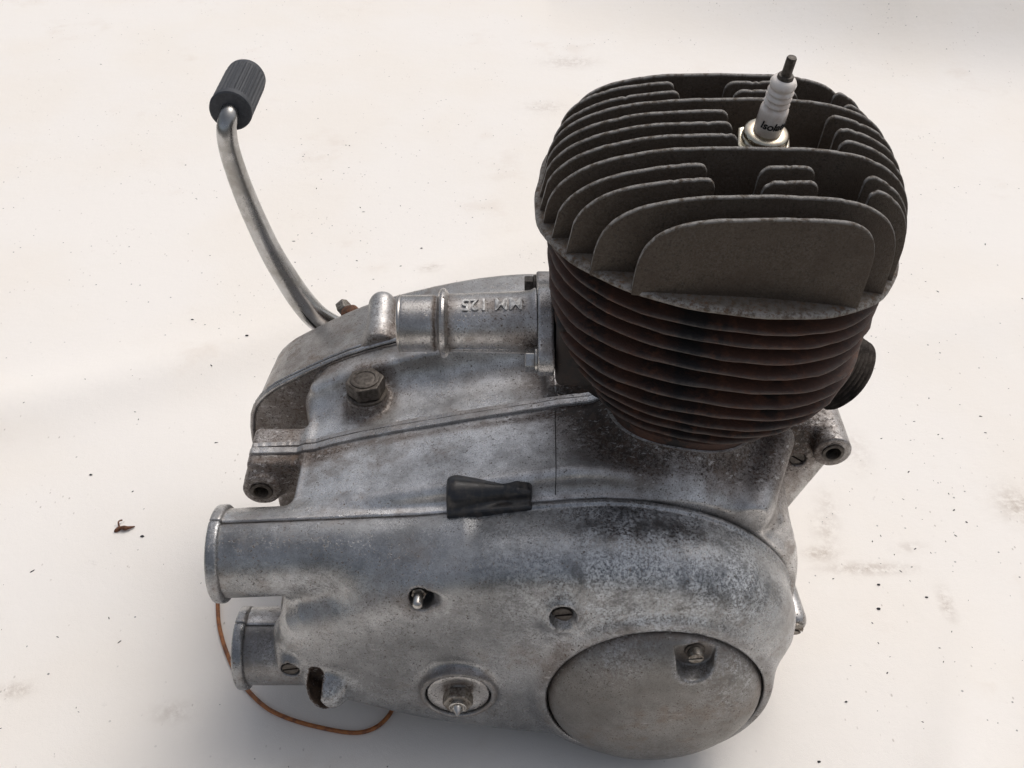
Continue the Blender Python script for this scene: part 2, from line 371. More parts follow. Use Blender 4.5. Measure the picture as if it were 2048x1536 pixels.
# outlines in XZ
SEAM=cr([(-12.1,6.2),(-12.35,8),(-11.7,10.3),(-8.8,12.2),(-5.7,14.2),(-3.1,15.35),(-.6,16.05),(2.4,16.5),(5.6,16.6),(9.4,15.7),(12.1,14.1),(14.15,11.7),(14.7,9.2),(13.95,6.9),(12.9,4.2),(10.8,1.7),(7.4,.75),(4.2,1.0),(1.2,1.2),(-3.5,1.95),(-6.9,2.9),(-10.4,4.3)],3,True)
BIG=cr([(-12.1,6.2),(-12.35,8),(-11.7,10.3),(-8.8,12.2),(-5.7,14.2),(-3.1,15.35),(-.6,16.05),(2.4,16.5),(5.6,16.6),(9.4,15.7),(12.4,14.2),(14.5,11.9),(15.1,9.2),(14.7,6.9),(13.4,4.0),(11,1.7),(7.4,.75),(4.2,1.0),(1.2,1.2),(-3.5,1.95),(-6.9,2.9),(-10.4,4.3)],3,True)
FAR=cr([(-14.6,5),(-15.6,9),(-15.4,12.4),(-14.3,14.1),(-12.3,15.4),(-9.3,17.0),(-6.2,18.1),(-2,19.1),(2,19.4),(6,18.7),(10,16.4),(13,12.8),(13.6,8),(12,3.5),(6,1.2),(-4,1),(-10.5,2)],3,True)
GEAR=cr([(-11.2,1.6),(-11.3,8),(-11.35,14.0),(-10.9,14.7),(-8,15.65),(-3,16.75),(1,17.55),(3.5,18.0),(6,17.6),(10,16.4),(14,14.2),(15.2,10.5),(15,6.5),(13,3),(8,1.2),(-2,1.2),(-9,1.4)],3,True)
YS=4.3
def inset(P,d):
    n=len(P); out=[]
    for i in range(n):
        t=P[(i+1)%n]-P[i-1]; nn=np.array((t[1],-t[0]))/np.linalg.norm(t); out.append(P[i]-nn*d)
    return np.array(out)
area=.5*sum(SEAM[i][0]*SEAM[(i+1)%len(SEAM)][1]-SEAM[(i+1)%len(SEAM)][0]*SEAM[i][1] for i in range(len(SEAM)))
sg=1 if area>0 else -1
LIPP=inset(SEAM,-.13*sg)
# --- near side cover
def seg2(x,z,a,b,ra,rb):
    a=np.array(a); b=np.array(b); d=b-a; t=np.clip(((x-a[0])*d[0]+(z-a[1])*d[1])/(d@d),0,1)
    return ln(x-a[0]-t*d[0],z-a[1]-t*d[1])-(ra+(rb-ra)*t)
def brk(x,z): return np.minimum(seg2(x,z,(-10.25,7.15),(-10.4,6.3),.36,.40),seg2(x,z,(-10.35,6.1),(-9.35,4.95),.34,.15))
def f_cover(x,y,z):
    d=sext(x,y,z,SEAM,-.05,9.,2.5)+.0*x; d=smax(d,.12*(-4-x)+.15-y+.0*x,1.2)
    d=smin(d,scyl(x,y,z,(-15.2,YS,12.62),(-2,YS,13.4),2.28,.3),1.0)
    d=smin(d,scap(x,y,z,(-7.5,3.4,12.9),(-1.5,3.2,13.4),1.5,.9),1.0)
    d=smin(d,scyl(x,y,z,(7.4,-.25,6.65),(7.4,4,6.65),6.15,.35),.9)         # rim around the round cover
    d=smin(d,scyl(x,y,z,(-2.8,-.25,6.65),(-2.8,3,6.65),2.0,.15),.5)        # rim of the small plug
    d=smin(d,scap(x,y,z,(-11.6,1.3,7.35),(-11.9,3.2,7.4),.72,1.0),.6)      # screw lug at the left
    d=smin(d,scap(x,y,z,(-9.75,.85,5.9),(-10.1,3.2,6.0),1.15,1.25),.7)       # broken lug
    d=smin(d,scap(x,y,z,(2.4,.3,13.0),(2.7,2.0,13.1),.95,1.2),.9)
    # cut pockets
    d=smax(d,-scyl(x,y,z,(7.4,-3,6.65),(7.4,.25,6.65),5.61,.05),.12)
    d=smax(d,-scyl(x,y,z,(-2.8,-3,6.65),(-2.8,.2,6.65),1.72,.05),.08)
    d=smax(d,-scap(x,y,z,(2.4,-1.3,13.45),(2.45,.1,13.25),.66,.66),.12)
    d=smax(d,-scap(x,y,z,(2.9,-.9,12.0),(2.6,-.1,12.8),.60,.5),.25)
    d=smax(d,-scap(x,y,z,(-4.45,.3,13.6),(-4.4,1.4,13.2),.60,.60),.12)
    d=smax(d,-scap(x,y,z,(-3.55,.25,13.75),(-4.3,.8,13.5),.30,.5),.1)
    d=smax(d,-scyl(x,y,z,(-11.6,-1,7.4),(-11.6,1.2,7.4),.5,.05),.08)
    d=smax(d,-np.maximum(brk(x,z),y-1.5),.08)
    d=smin(d,sext(x,y,z,LIPP,YS-.36,6.,.06),.10)
    return np.maximum(d,y-(YS-.05))
def wear_noise(x,y,z,s=1.):
    return .5+.25*np.sin(x*1.7*s+z*2.3*s)+.25*np.sin(z*3.1*s-x*2.9*s+y*2)
V,F=nets(f_cover,(-16.2,-1.2,-.2),(16.6,4.5,17.6),.105)
def near_seam(P,w):
    def g(x,y,z): return np.exp(-(poly2(x,z,P)/.25)**2)*np.exp(-((y-YS)/w)**2)
    return g
SPOTS=[(2.6,.3,12.9),(-4.4,.7,13.6),(-11.6,1.0,7.5),(-9.9,.6,5.9)]
def grime_shade_cover(x,y,z):
    g=.30*np.exp(-((y-YS)/.30)**2)
    for c in SPOTS[:3]: g=g+.36*gauss(x,y,z,c,1.0)
    g=g+1.3*np.where(brk(x,z)<.06,1,0)*np.where(y>-.1,1,0)+.15*gauss(x,y,z,SPOTS[3],1.2)  # broken lug's cavity blackened: its shade is put into the grime mask
    g=g+.30*np.exp(-((ln(x-7.4,z-6.65)-5.95)/.35)**2)*(.4+.6*wear_noise(x,y,z))
    g=g+.34*np.exp(-((ln(x+2.8,z-6.65)-1.95)/.25)**2)
    g=g+.24*gauss(x,y,z,(-6.5,1,13.0),(3.2,2,.7))+.18*gauss(x,y,z,(2.2,0,9.5),(3.0,3,2.0))+.12*gauss(x,y,z,(13.5,2,6),(2,3,4))
    return g
def ox_cover(x,y,z):
    return np.clip(1.35*gauss(x,y,z,(6.2,1.5,14.3),(5.6,3.5,3.3))+.75*gauss(x,y,z,(9.6,.8,12.8),(2.6,2,1.7))+1.1*gauss(x,y,z,(-9.1,.2,6.2),(.75,1,.8))+.8*gauss(x,y,z,(2.8,0,12.0),.8)+.8*gauss(x,y,z,(-3.9,.5,13.1),(.8,1,.5))+.6*gauss(x,y,z,(-10,1.5,12.8),(3,2,1.2))+.10,0,1)
cover=obj('side_cover',V,F,M['cover'],eng,attrs={'grime':grime_shade_cover,'oxide':ox_cover})
# gasket line, inset behind cover and case edges
gp=[(px,pz) for px,pz in inset(SEAM,.14*sg)]
def prismY(P,y0,y1):
    n=len(P); V=[(a,y0,b) for a,b in P]+[(a,y1,b) for a,b in P]
    return np.array(V,float),[tuple(range(n)),tuple(range(2*n-1,n-1,-1))]+[((i+1)%n,i,n+i,n+(i+1)%n) for i in range(n)]
obj('gasket',*prismY(gp,YS-.2,YS+.2),M['gap'],eng,smooth=False)
# lips on the two chain ports: each a half ring on the cover, half on the case
def lip(name,cx,cz,r,x0,y0,y1,mat,tilt=0.):
    def f(x,y,z):
        xx=x-tilt*(z-cz)
        rr=ln(y-YS,z-cz)
        q=ln(np.maximum(np.abs(xx-x0)-.13,0),rr-r)-.19
        d=np.minimum(q,9)
        return np.maximum(np.maximum(d,y0-y),y-y1)
    return nets(f,(x0-.8,YS-r-.6,cz-r-.6),(x0+.8,YS+r+.6,cz+r+.6),.08)
# --- crankcase
def f_case(x,y,z):
    a=sext(x,y,z,BIG,1.,8.6,.5)
    a=np.maximum(a,YS+.05-y)
    g=sext(x,y,z,GEAR,4.9,15.2,.55)
    d=smin(a,g,.9)
    cone=(ln(x-8.85,y-10)-(3.95+np.clip(18.2-z,0,2.4)*.62))*.85
    cone=smax(smax(cone,z-18.4,.3),13.5-z,.5)
    d=smin(d,cone,1.5)
    d=smin(d,sbox(x,y,z,(3.0,12.5,16.6),(1.2,1.7,1.75),.3),.35)             # block below the intake flange
    d=smin(d,scap(x,y,z,(12.2,5.1,15.2),(13.7,8.2,17.0),1.0,.9),.7)        # screw column at the front
    d=smin(d,scyl(x,y,z,(-15.1,YS,12.62),(-2,YS,13.4),2.3,.2),.5)
    d=smin(d,scyl(x,y,z,(-14.9,YS+.3,4.6),(-9,YS+.3,4.6),2.05,.2),.4)
    # left mounting lug with its web
    d=smin(d,scyl(x,y,z,(-13.65,8.5,12.9),(-13.65,12.2,12.9),1.02,.12),.25)
    d=smin(d,sbox(x,y,z,(-12.6,10.4,13.35),(1.75,1.5,1.2),.3),.5)
    d=smin(d,sbox(x,y,z,(-12.4,11.3,11.3),(1.2,.5,2.6),.2),.4)
    # front mounting bracket
    fr=np.array([(11.5,16.4),(14.5,16.6),(17.3,16.4),(18.0,15.5),(17.6,14.5),(15.8,10.2),(14.8,8.6),(11.5,8)])
    d=smin(d,sext(x,y,z,fr,9.7,12.7,.3),.6)
    d=smin(d,scyl(x,y,z,(17.05,8.8,15.5),(17.05,13.6,15.5),1.0,.1),.25)
    d=smin(d,scap(x,y,z,(15.95,5.5,5.6),(15.2,9.5,6.6),.74,.85),.4)          # low stud lug
    FG=FAR-np.array((0,.12)); FG=np.stack([np.clip(FG[:,0],-11.3,14),FG[:,1]],1)
    d=smin(d,sext(x,y,z,FG,13.6,15.3,.3),2.0)
    # oil filler boss
    d=smin(d,scyl(x,y,z,(-8,12.5,14.5),(-8,12.5,16.5),1.12,.12),.35)
    # the far half sinks toward the far cover at the left
    d=smax(d,-scap(x,y,z,(-13.2,14.6,15.0),(-11.2,14.9,16.3),.9,.4),.5)
    # bores and cuts
    d=smax(d,-scyl(x,y,z,(-13.65,7,12.9),(-13.65,13,12.9),.56,.05),.06)
    d=smax(d,-scyl(x,y,z,(17.05,7,15.5),(17.05,15,15.5),.52,.05),.06)
    d=smax(d,-scyl(x,y,z,(15.6,8,14.1),(15.6,10.1,14.1),.45,.04),.05)
    d=smax(d,-scyl(x,y,z,(15.95,3,5.6),(15.95,5.0,5.6),.44,.04),.05)
    return np.maximum(d,YS+.05-y)
V,F=nets(f_case,(-16,YS-.2,-.2),(18.7,15.6,19.2),.125)
def g_case(x,y,z):
    g=.50*np.exp(-(np.maximum(ln(x-9.0,(y-9.2)*.95)-4.2,0)/2.3)**2)*(.2+.8*np.clip((y-4.5)/1.4+.12*np.sin(x*2.1)+.1*np.sin(x*5.3),0,1))
    g=g+.16*gauss(x,y,z,(5,7.5,17),(3.5,3,3))+.42*np.exp(-((ln(x+8,y-12.5)-1.2)/.55)**2)*np.where(z>13,1,0)
    g=g+.40*np.clip((-11.15-x)/.6,0,1)*np.where(y>7,1,0)+.40*gauss(x,y,z,(-10.4,14.8,16),(2.5,.9,2))+.55*gauss(x,y,z,(-10.5,9.2,15),(1.9,.7,1.5))
    g=g+.33*np.exp(-((y-9.3-.0*x)/.30)**2)*np.clip((9-np.abs(x+2))/4,0,1)
    g=g+.28*gauss(x,y,z,(1.5,13,17),(1.6,3,3))+.5*gauss(x,y,z,(3.8,11,18),(1.6,2.5,2))
    g=g+.45*gauss(x,y,z,(15.3,10,15),(1.6,2.5,2))+.25*gauss(x,y,z,(0.6,4.8,16.5),(2.4,.8,.8))+.3*gauss(x,y,z,(17,10,16),(2,3,1.5))
    g=g+.30*gauss(x,y,z,(-11.5,5.5,5),(3,3,4))
    return g+.07
case=obj('crankcase',V,F,M['case'],eng,attrs={'grime':g_case,'oxide':lambda x,y,z:np.clip(.9*gauss(x,y,z,(12.7,6.0,16.6),(1.1,1.5,1.2))+.45*gauss(x,y,z,(-3,7,16),(6,3,3))+.3*gauss(x,y,z,(-4,12,17),(6,2,3)),0,1)})
# --- far cover
def f_far(x,y,z):
    dr=np.maximum(y-16,0)*.10
    d=poly2(x,z,FAR)+dr+1.0; h=np.abs(y-15)-6.3+1.0
    d=ln(np.maximum(d,0),np.maximum(h,0))+np.minimum(np.maximum(d,h),0)-1.0
    d=smin(d,scap(x,y,z,(-7.5,15.4,17.72),(-7.55,18.3,18.3),.74,.80),.9)
    return np.maximum(d,15.25-y)
V,F=nets(f_far,(-16.4,15.1,.2),(14.6,21.6,20.2),.14)
farc=obj('kickstart_cover',V,F,M['far'],eng,attrs={'grime':lambda x,y,z:.25*np.exp(-((y-15.3)/.5)**2)+.12*gauss(x,y,z,(-12,18,15),(4,3,3))+.06+.5*gauss(x,y,z,(-6.5,17,18.4),(.45,2.5,.8)),'oxide':lambda x,y,z:.75*gauss(x,y,z,(-7.6,17,19),(.8,2,1))+.35*gauss(x,y,z,(0,18,19),(4,3,2))})
# raised double seam strips laid over the castings
def strip(f,path,w,h,n=8,z0=24,lift=0.):
    P=cr(path,n); z=drop(f,P[:,0],P[:,1],np.float64(z0))+lift
    T=np.gradient(P,axis=0); T/=np.linalg.norm(T,axis=1)[:,None]; N=np.stack([-T[:,1],T[:,0]],1)
    V=[];F=[];m=len(P)
    for k in range(m):
        for s,dz in ((-w/2,-.25),(-w*.42,h),(w*.42,h),(w/2,-.25)):
            V.append((P[k,0]+N[k,0]*s,P[k,1]+N[k,1]*s,z[k]+dz+ .012*math.sin(k*1.7)))
    for k in range(m-1):
        for a in range(3): F.append((k*4+a,k*4+a+1,k*4+a+5,k*4+a+4)[::-1])
    F.append((0,1,2,3)); F.append(tuple((m-1)*4+a for a in (3,2,1,0)))
    return np.array(V),F
gz=lambda v:(lambda x,y,z:v+0*x)
obj('casting_seam',*strip(f_case,[(-14.3,9.85),(-11,9.9),(-6,9.95),(0,10),(4.2,10.0),(5.6,10)],.52,.17,12,19.5),M['pipe'],eng,smooth=False,bevel=.04,attrs={'grime':gz(.2)})
obj('casting_seam',*strip(f_case,[(-14.2,10.3),(-12.6,10.40),(-11,10.42),(-6,10.40),(0,10.42),(4.2,10.43),(5.6,10.43)],.36,.12,12,19.5),M['pipe'],eng,smooth=False,bevel=.03,attrs={'grime':gz(.25)})
obj('casting_seam',*strip(f_case,[(2.15,4.6),(2.2,7),(2.25,9.7)],.045,.025,20,19.5),M['gap'],eng,smooth=False)
obj('casting_seam',*strip(f_case,[(4.2,9.9),(2.5,10.6),(2.3,11.5),(2.3,14.8)],.10,.05,8,19.5),M['pipe'],eng,smooth=False,attrs={'grime':gz(.2)})
FP=np.array([p for p in FAR if p[0]<3 and p[1]>7.5]); FP=FP[np.argsort(np.arctan2(FP[:,1]-8,FP[:,0]-0))[::-1]]
obj('casting_seam',*sweep([(a*1.002-.02,15.30,b+.05) for a,b in FP],.15,8),M['pipe'],eng,attrs={'grime':lambda x,y,z:.12+.2*np.where(z<13.5,1,0)})
obj('casting_seam',*sweep([(a*1.002-.02,15.56,b+.03) for a,b in FP],.07,6),M['gap'],eng)
obj('casting_seam',*sweep([(a*1.002-.02,15.74,b+.0) for a,b in FP],.11,8),M['pipe'],eng,attrs={'grime':gz(.18)})
obj('casting_seam',*strip(f_case,[(-10.9,15.08),(-9,15.08),(-5,15.08),(0,15.08),(3,15.08)],.10,.10,16,20),M['far'],eng,smooth=False,attrs={'grime':gz(.3)})
# rim running along the near seam, on the case side
rimP=[p for p in SEAM if p[1]>9 and p[0]>-6]
for yy,ww,mt in ((YS+.62,.10,'gap'),):
    P=np.array(sorted([(a,b) for a,b in SEAM if a>-1 and b>10.5 and a<14.8]))
    path=np.array([(a,yy,b+.0) for a,b in cr(P,3)]); obj('casting_seam',*sweep(path,.085,6),M[mt],eng)
# chain ports
for (nm,cz,r,x0) in (('chain_port',12.62,2.34,-14.9),('chain_port',4.6,2.12,-15.0)):
    pr_=empty(nm,(x0,YS,cz),eng)
    pr_['label']='upper chain port tube with rolled lip' if cz>10 else 'lower chain port tube with rolled lip'
    V,F=lip('lip',x0,cz,r,x0,-9,YS-.03,None,-.0); obj('lip',V,F,M['cover'],pr_,attrs={'grime':gz(.15),'oxide':gz(.3)})
    V,F=lip('lip',x0,cz,r,x0,YS+.03,99,None,-.0); obj('lip',V,F,M['case'],pr_,attrs={'grime':gz(.2),'oxide':gz(.2)})
    obj('bore',*lathe([(r-.25,0),(r-.25,.1)],(x0-.12,YS,cz),(1,0,0),40),M['hole'],pr_)
    if cz<10:
        def f_lo(x,y,z): return np.maximum(scyl(x,y,z,(-15.05,YS,4.6),(-9.5,YS,4.6),2.05,.1),y-(YS-.04))
        V,F=nets(f_lo,(-15.4,1.8,2.2),(-9.2,YS+.1,7),.1)
        obj('tube',V,F,M['cover'],pr_,attrs={'grime':lambda x,y,z:.25+.2*gauss(x,y,z,(-12,3.5,6.5),1.2),'oxide':lambda x,y,z:gauss(x,y,z,(-12.8,3,6.2),1.1)})
# --- round cover with its screw pocket
RC=(7.4,6.65)
def f_disc(x,y,z):
    r=ln(x-RC[0],z-RC[1])
    dome=-1.75+.42*(r/5.55)**2*1.0+1.0*np.clip(r/5.55,0,1.05)**6
    d=smax((dome-y)*.8,r-5.55,.4); d=np.maximum(d,y-1.)
    # D shaped pocket, flat at the top
    px,pz=x-8.95,z-10.75
    q=np.minimum(np.maximum(np.abs(px)-(.93+.15*np.clip(pz,0,1)),np.maximum(pz-.9,-pz-.0)),ln(px,pz)-.93); q=np.maximum(q,pz-.9)
    d=smax(d,-np.maximum(q,y+.50),.12)
    return d
V,F=nets(f_disc,(1.5,-2.2,.8),(13.3,.9,12.6),.075)
disc=obj('round_cover',V,F,M['disc'],eng,attrs={'grime':lambda x,y,z:.22*np.exp(-((ln(x-RC[0],z-RC[1])-5.45)/.16)**2)+.26*gauss(x,y,z,(8.95,-.5,10.8),(.8,.5,.8))+.06,
   'oxide':lambda x,y,z:.55*np.exp(-((ln(x-8.95,z-10.75)-1.05)/.14)**2)+.7*gauss(x,y,z,(11.2,0,9.3),(1.6,3,2.2))+.45*gauss(x,y,z,(5,0,11),(2.2,3,1.2))+.3*gauss(x,y,z,(8,0,3),(3,3,1.5))})
obj('shadow_gap',*lathe([(5.62,0),(5.62,.12)],(RC[0],.20,RC[1]),(0,-1,0),72),M['gap'],eng)
sc=empty('cover_screw',(9.0,0,11.2),eng)
obj('washer',*lathe([(.50,0),(.50,.12),(.44,.16)],(8.97,-.48,11.05),(0,-1,0),32),M['darkbolt'],sc,sharp=40)
obj('head',*slotted(.38,.55,.10,8,(8.97,-.5,11.07),(0,-1,-.05)),M['bolt'],sc,sharp=40,bevel=.02)
# --- plug with hexagon and point
pl=empty('adjuster_plug',(-2.8,0,6.4),eng)
obj('dish',*lathe([(1.64,0),(1.64,.18),(1.56,.25),(1.2,.20),(.85,.16),(.7,.2),(.6,.3)],(-2.8,.12,6.65),(0,-1,0),56),M['pipe'],pl,sharp=50,attrs={'grime':lambda x,y,z:.12+.5*np.exp(-((ln(x+2.8,z-7.0)-.62)/.22)**2)})
obj('gap_ring',*lathe([(1.73,0),(1.73,.04)],(-2.8,.19,6.65),(0,-1,0),56),M['gap'],pl)
obj('nut',*prism(hexpts(.80,0),.1,.72,(-2.8,-.02,6.65),(0,-1,0)),M['bolt'],pl,smooth=False,bevel=.06)
obj('point',*lathe([(.46,0),(.46,.18),(.40,.2),(.34,.12),(.28,.12),(.26,.3),(.02,.66)],(-2.8,-.74,6.65),(0,-1,0),28),M['steel'],pl,sharp=40)
# --- stud with nut in its eye shaped pocket
st=empty('cover_nut',(-4.5,.9,13.55),eng)
obj('washer',*lathe([(.5,0),(.5,.1)],(-4.55,1.5,13.35),(0,-1,.2),24),M['darkbolt'],st,sharp=40)
obj('nut',*prism(hexpts(.40,10),0,.5,(-4.55,1.45,13.35),(0,-1,.15)),M['bolt'],st,smooth=False,bevel=.04)
obj('stud',*lathe([(.25,0),(.25,.85),(.2,.95),(.08,1.0)],(-4.55,1.1,13.4),(0,-1,.15),24),M['steel'],st,sharp=60)
# --- slotted screws
def screw(c,r,rot,axis=(0,-1,0),mat='darkbolt',h=.3,parent=eng,name='slotted_screw'):
    return obj(name,*slotted(r,h,r*.26,rot,c,axis),M[mat],parent,sharp=40,bevel=.015)
screw((2.43,.62,12.82),.50,8,h=.42)
screw((-11.6,1.2,7.4),.43,12)
screw((15.6,10.1,14.1),.41,-35)
screw((15.95,5.0,5.6),.43,-30,mat='bolt',h=.25)
# bushes in the mounting lugs
for c in ((-13.65,8.46,12.9),(17.05,8.76,15.5)):
    P=[(.56,0),(.56,.10),(.54,.12),(.40,.12),(.38,.08),(.38,-1.6)]
    P=[(.58,-.3),(.58,.04),(.54,.06),(.42,.06),(.39,.02),(.39,-2.2),(.05,-2.2)]
    v,f=lathe(P,c,(0,-1,0),32); f=f[:-2]; obj('mounting_bush',v,f,M['darkbolt'],eng,sharp=50)
    obj('bore',*lathe([(.40,0),(.40,.1)],(c[0],c[1]+1.2,c[2]),(0,-1,0),24),M['hole'],eng)
# --- oil filler plug
op=empty('filler_plug',(-8,12.5,16.4),eng)
obj('flange_washer',*lathe([(1.12,0),(1.12,.14),(1.05,.2)],(-8,12.5,16.45),(0,0,1),40),M['darkbolt'],op,sharp=40)
obj('hexagon',*prism(hexpts(1.10,14),.15,1.0,(-8,12.5,16.5),(-.04,0,1)),M['darkbolt'],op,smooth=False,bevel=.09)
obj('cap_face',*lathe([(.80,0),(.80,.06),(.74,.10),(.60,.10),(.56,.05),(.54,.06),(.3,.09),(.05,.10)],(-8.04,12.5,17.49),(-.04,0,1),36),M['darkbolt'],op,sharp=50)
# --- rubber cable sleeve
def f_gr(x,y,z):
    d=scap(x,y,z,(-2.7,5.0,16.3),(-.3,4.9,16.6),.95,.42)
    d=smin(d,sbox(x,y,z,(.55,4.9,16.75),(.45,.60,.42),.25),.7)
    d=smin(d,sbox(x,y,z,(-1.15,4.05,15.9+.12*(x+1.15)),(2.15,.20,.42),.15),.3)
    d=smin(d,sbox(x,y,z,(-1.2,4.9,15.9),(2.1,.7,.35),.2),.3)
    return smax(d,-3.25-x,.15)
V,F=nets(f_gr,(-3.8,3.4,15),(1.5,6.4,17.8),.07)
obj('rubber_sleeve',V,F,M['rubber'],eng)
# ------------------------------------------------------------------ cylinder, leaning a little toward the exhaust side
B0=np.array((8.12,10.0,18.3)); LEAN=R(5.5)
cl_,sl_=math.cos(LEAN),math.sin(LEAN)
def lean(V):
    V=np.asarray(V,float)-B0
    return np.stack([V[:,0]*cl_+V[:,2]*sl_,V[:,1],-V[:,0]*sl_+V[:,2]*cl_],1)+B0
def sup(t,rx,ry,n,yaw):
    c,s=np.cos(t),np.sin(t); r=(np.abs(c)**n+np.abs(s)**n)**(-1/n)
    x,y=rx*r*c,ry*r*s; a=R(yaw); return x*math.cos(a)-y*math.sin(a),x*math.sin(a)+y*math.cos(a)
YAW=-8
cyl=empty('cylinder',tuple(B0),eng)
NL=96; TT=np.linspace(0,2*math.pi,NL,endpoint=False)
def ringmesh(rings,close=True):
    V=[];F=[]
    for (rx,ry,n,cx,cy,z,jit) in rings:
        jj=1+(.005*np.sin(TT*5+z*9)+.003*np.sin(TT*17+z*5)+.003*np.sin(TT*31+z*13)*(np.sin(TT*7+z*3)>.2))*(jit>0)
        x,y=sup(TT,rx,ry,n,YAW); x,y=x*jj,y*jj; V.append(np.stack([x+cx,y+cy,np.full(NL,z)+jit*np.sin(TT*3+z)],1))
    m=len(rings)
    for k in range(m-1):
        for i in range(NL):
            j=(i+1)%NL; F.append((k*NL+i,k*NL+j,(k+1)*NL+j,(k+1)*NL+i))
    F.append(tuple(range(NL-1,-1,-1))); F.append(tuple((m-1)*NL+i for i in range(NL)))
    return lean(np.vstack(V)),F
levels=[28.5,27.75,26.9,26.0,25.0,24.0,23.0,22.0,20.9,19.8]
def rad(z):
    return np.interp(z,[18.5,19.8,20.9,22,23,24,25,26,26.9,28.5,30],[3.9,4.8,5.5,6.2,6.65,7.0,7.2,7.35,7.45,7.6,7.6])
def coff(z): return np.interp(z,[18.3,19.8,20.9,22,24,26,30],[.75,.80,.95,.95,.7,.4,.15])
def rxx(z): return rad(z)+np.interp(z,[18.3,19.8,20.9,22,24,26,30],[0,.15,.3,.38,.3,.15,.0])
# barrel between the fins
rings=[(3.4,3.4,2.1,B0[0]+.75,10,18.0,0),(3.4,3.4,2.1,B0[0]+.75,10,18.8,0)]
for z in np.linspace(19.0,29.3,24):
    r=rad(z)-1.25; rings.append((rxx(z)-1.25,r,2.4,B0[0]+coff(z),10,z,0))
obj('barrel',*ringmesh(rings),M['iron_dark'],cyl)
for k,z in enumerate(levels):
    r=rad(z); cx=B0[0]+coff(z); q=2.5
    prof=[(-1.4,-.20),(-.55,-.13),(-.10,-.11),(-.02,-.06),(0,0),(-.03,.06),(-.12,.12),(-.5,.20),(-1.4,.34)]
    rings=[(rxx(z)+a,(r+a),q,cx,10,z+b,.03) for a,b in prof]
    V,F=ringmesh(rings); er=[1. if a>-.11 else 0. for a,b in prof]; E=np.repeat(er,NL)
    o=obj('cooling_fin',V,F,M['iron'],cyl)
    at=o.data.attributes.new('edge','FLOAT','POINT'); at.data.foreach_set('value',E.astype(np.float32))
# base flange and its paper gasket
obj('base_flange',*ringmesh([(3.8,3.8,2.6,B0[0]+.75,10,18.2,0),(3.85,3.85,2.6,B0[0]+.75,10,18.35,0),(3.85,3.85,2.6,B0[0]+.75,10,18.8,0),(3.6,3.6,2.6,B0[0]+.75,10,19.0,0)]),M['iron'],cyl,sharp=40)
obj('base_gasket',*ringmesh([(4.0,3.97,2.6,B0[0]+.75,10,18.30,.03),(4.0,3.97,2.6,B0[0]+.75,10,18.36,.03)]),M['pipe'],cyl,attrs={'grime':lambda x,y,z:.38+0*x})
# ports
TY=10.0; TZ=23.25
ib,_f=None,None
def f_ib(x,y,z): return smin(sbox(x,y,z,(3.1,TY,TZ-.1-.0*y),(1.0,2.7,1.9),.35),scap(x,y,z,(2.9,TY,TZ-1.5),(5,TY,TZ-3),1.3,1.6),.6)
V,F=nets(f_ib,(1.5,6.8,19),(7,13.2,26.6),.12)
obj('intake_port',V,F,M['iron_dark'],cyl)
ea=np.array((math.cos(R(34)),-.10,-math.sin(R(34)))); ea/=np.linalg.norm(ea)
e0=np.array((17.2,10.0,19.8))-ea*2.75
prof=[(1.75,-2),(1.75,1.2),(1.82,1.4)]
h=1.4
for k in range(6): prof+= [(1.74,h),(2.04,h+.10),(1.74,h+.20)]; h+=.235
prof+=[(1.8,h+.05),(1.6,h+.1),(1.45,h+.02),(1.4,h-1.)]
v,f=lathe(prof,e0,ea,56); obj('exhaust_stub',v,f,M['thread'],cyl,sharp=25,attrs={'edge':lambda x,y,z:np.where(np.linalg.norm(np.cross(np.stack([x,y,z],1)-e0,ea),axis=1)>1.93,1.,0.)})
# ------------------------------------------------------------------ cylinder head
HZ=29.75
head=empty('cylinder_head',tuple(lean([(B0[0],10,HZ)])[0]),eng)
def head_r(t): return 8.35
x_,y_=sup(TT,8.18,8.15,2.5,YAW)
def plate_rings(spec):
    V=[];F=[]
    for sc_,z,j in spec:
        jit=1+.004*np.sin(TT*7+1)+.003*np.sin(TT*19+2)*j
        V.append(np.stack([x_*sc_*jit+B0[0],y_*sc_*jit+10,np.full(NL,z)+.04*np.sin(TT*5)*j],1))
    m=len(spec)
    for k in range(m-1):
        for i in range(NL):
            j2=(i+1)%NL; F.append((k*NL+i,k*NL+j2,(k+1)*NL+j2,(k+1)*NL+i))
    F.append(tuple(range(NL-1,-1,-1))); F.append(tuple((m-1)*NL+i for i in range(NL)))
    return lean(np.vstack(V)),F
spec=[(.93,HZ-.22,0),(.985,HZ-.18,1),(1.0,HZ-.05,1),(.996,HZ+.10,1),(.97,HZ+.17,1),(.80,HZ+.35,0),(.62,HZ+.75,0),(.45,HZ+1.5,0),(.25,HZ+1.9,0),(.05,HZ+2.0,0)]
V,F=plate_rings(spec)
o=obj('base_plate',V,F,M['head'],head,attrs={'grime':lambda x,y,z:.9*np.ones_like(x)})
at=o.data.attributes.new('edge','FLOAT','POINT'); at.data.foreach_set('value',np.repeat([0,.5,1,1,.3,0,0,0,0,0],NL).astype(np.float32))
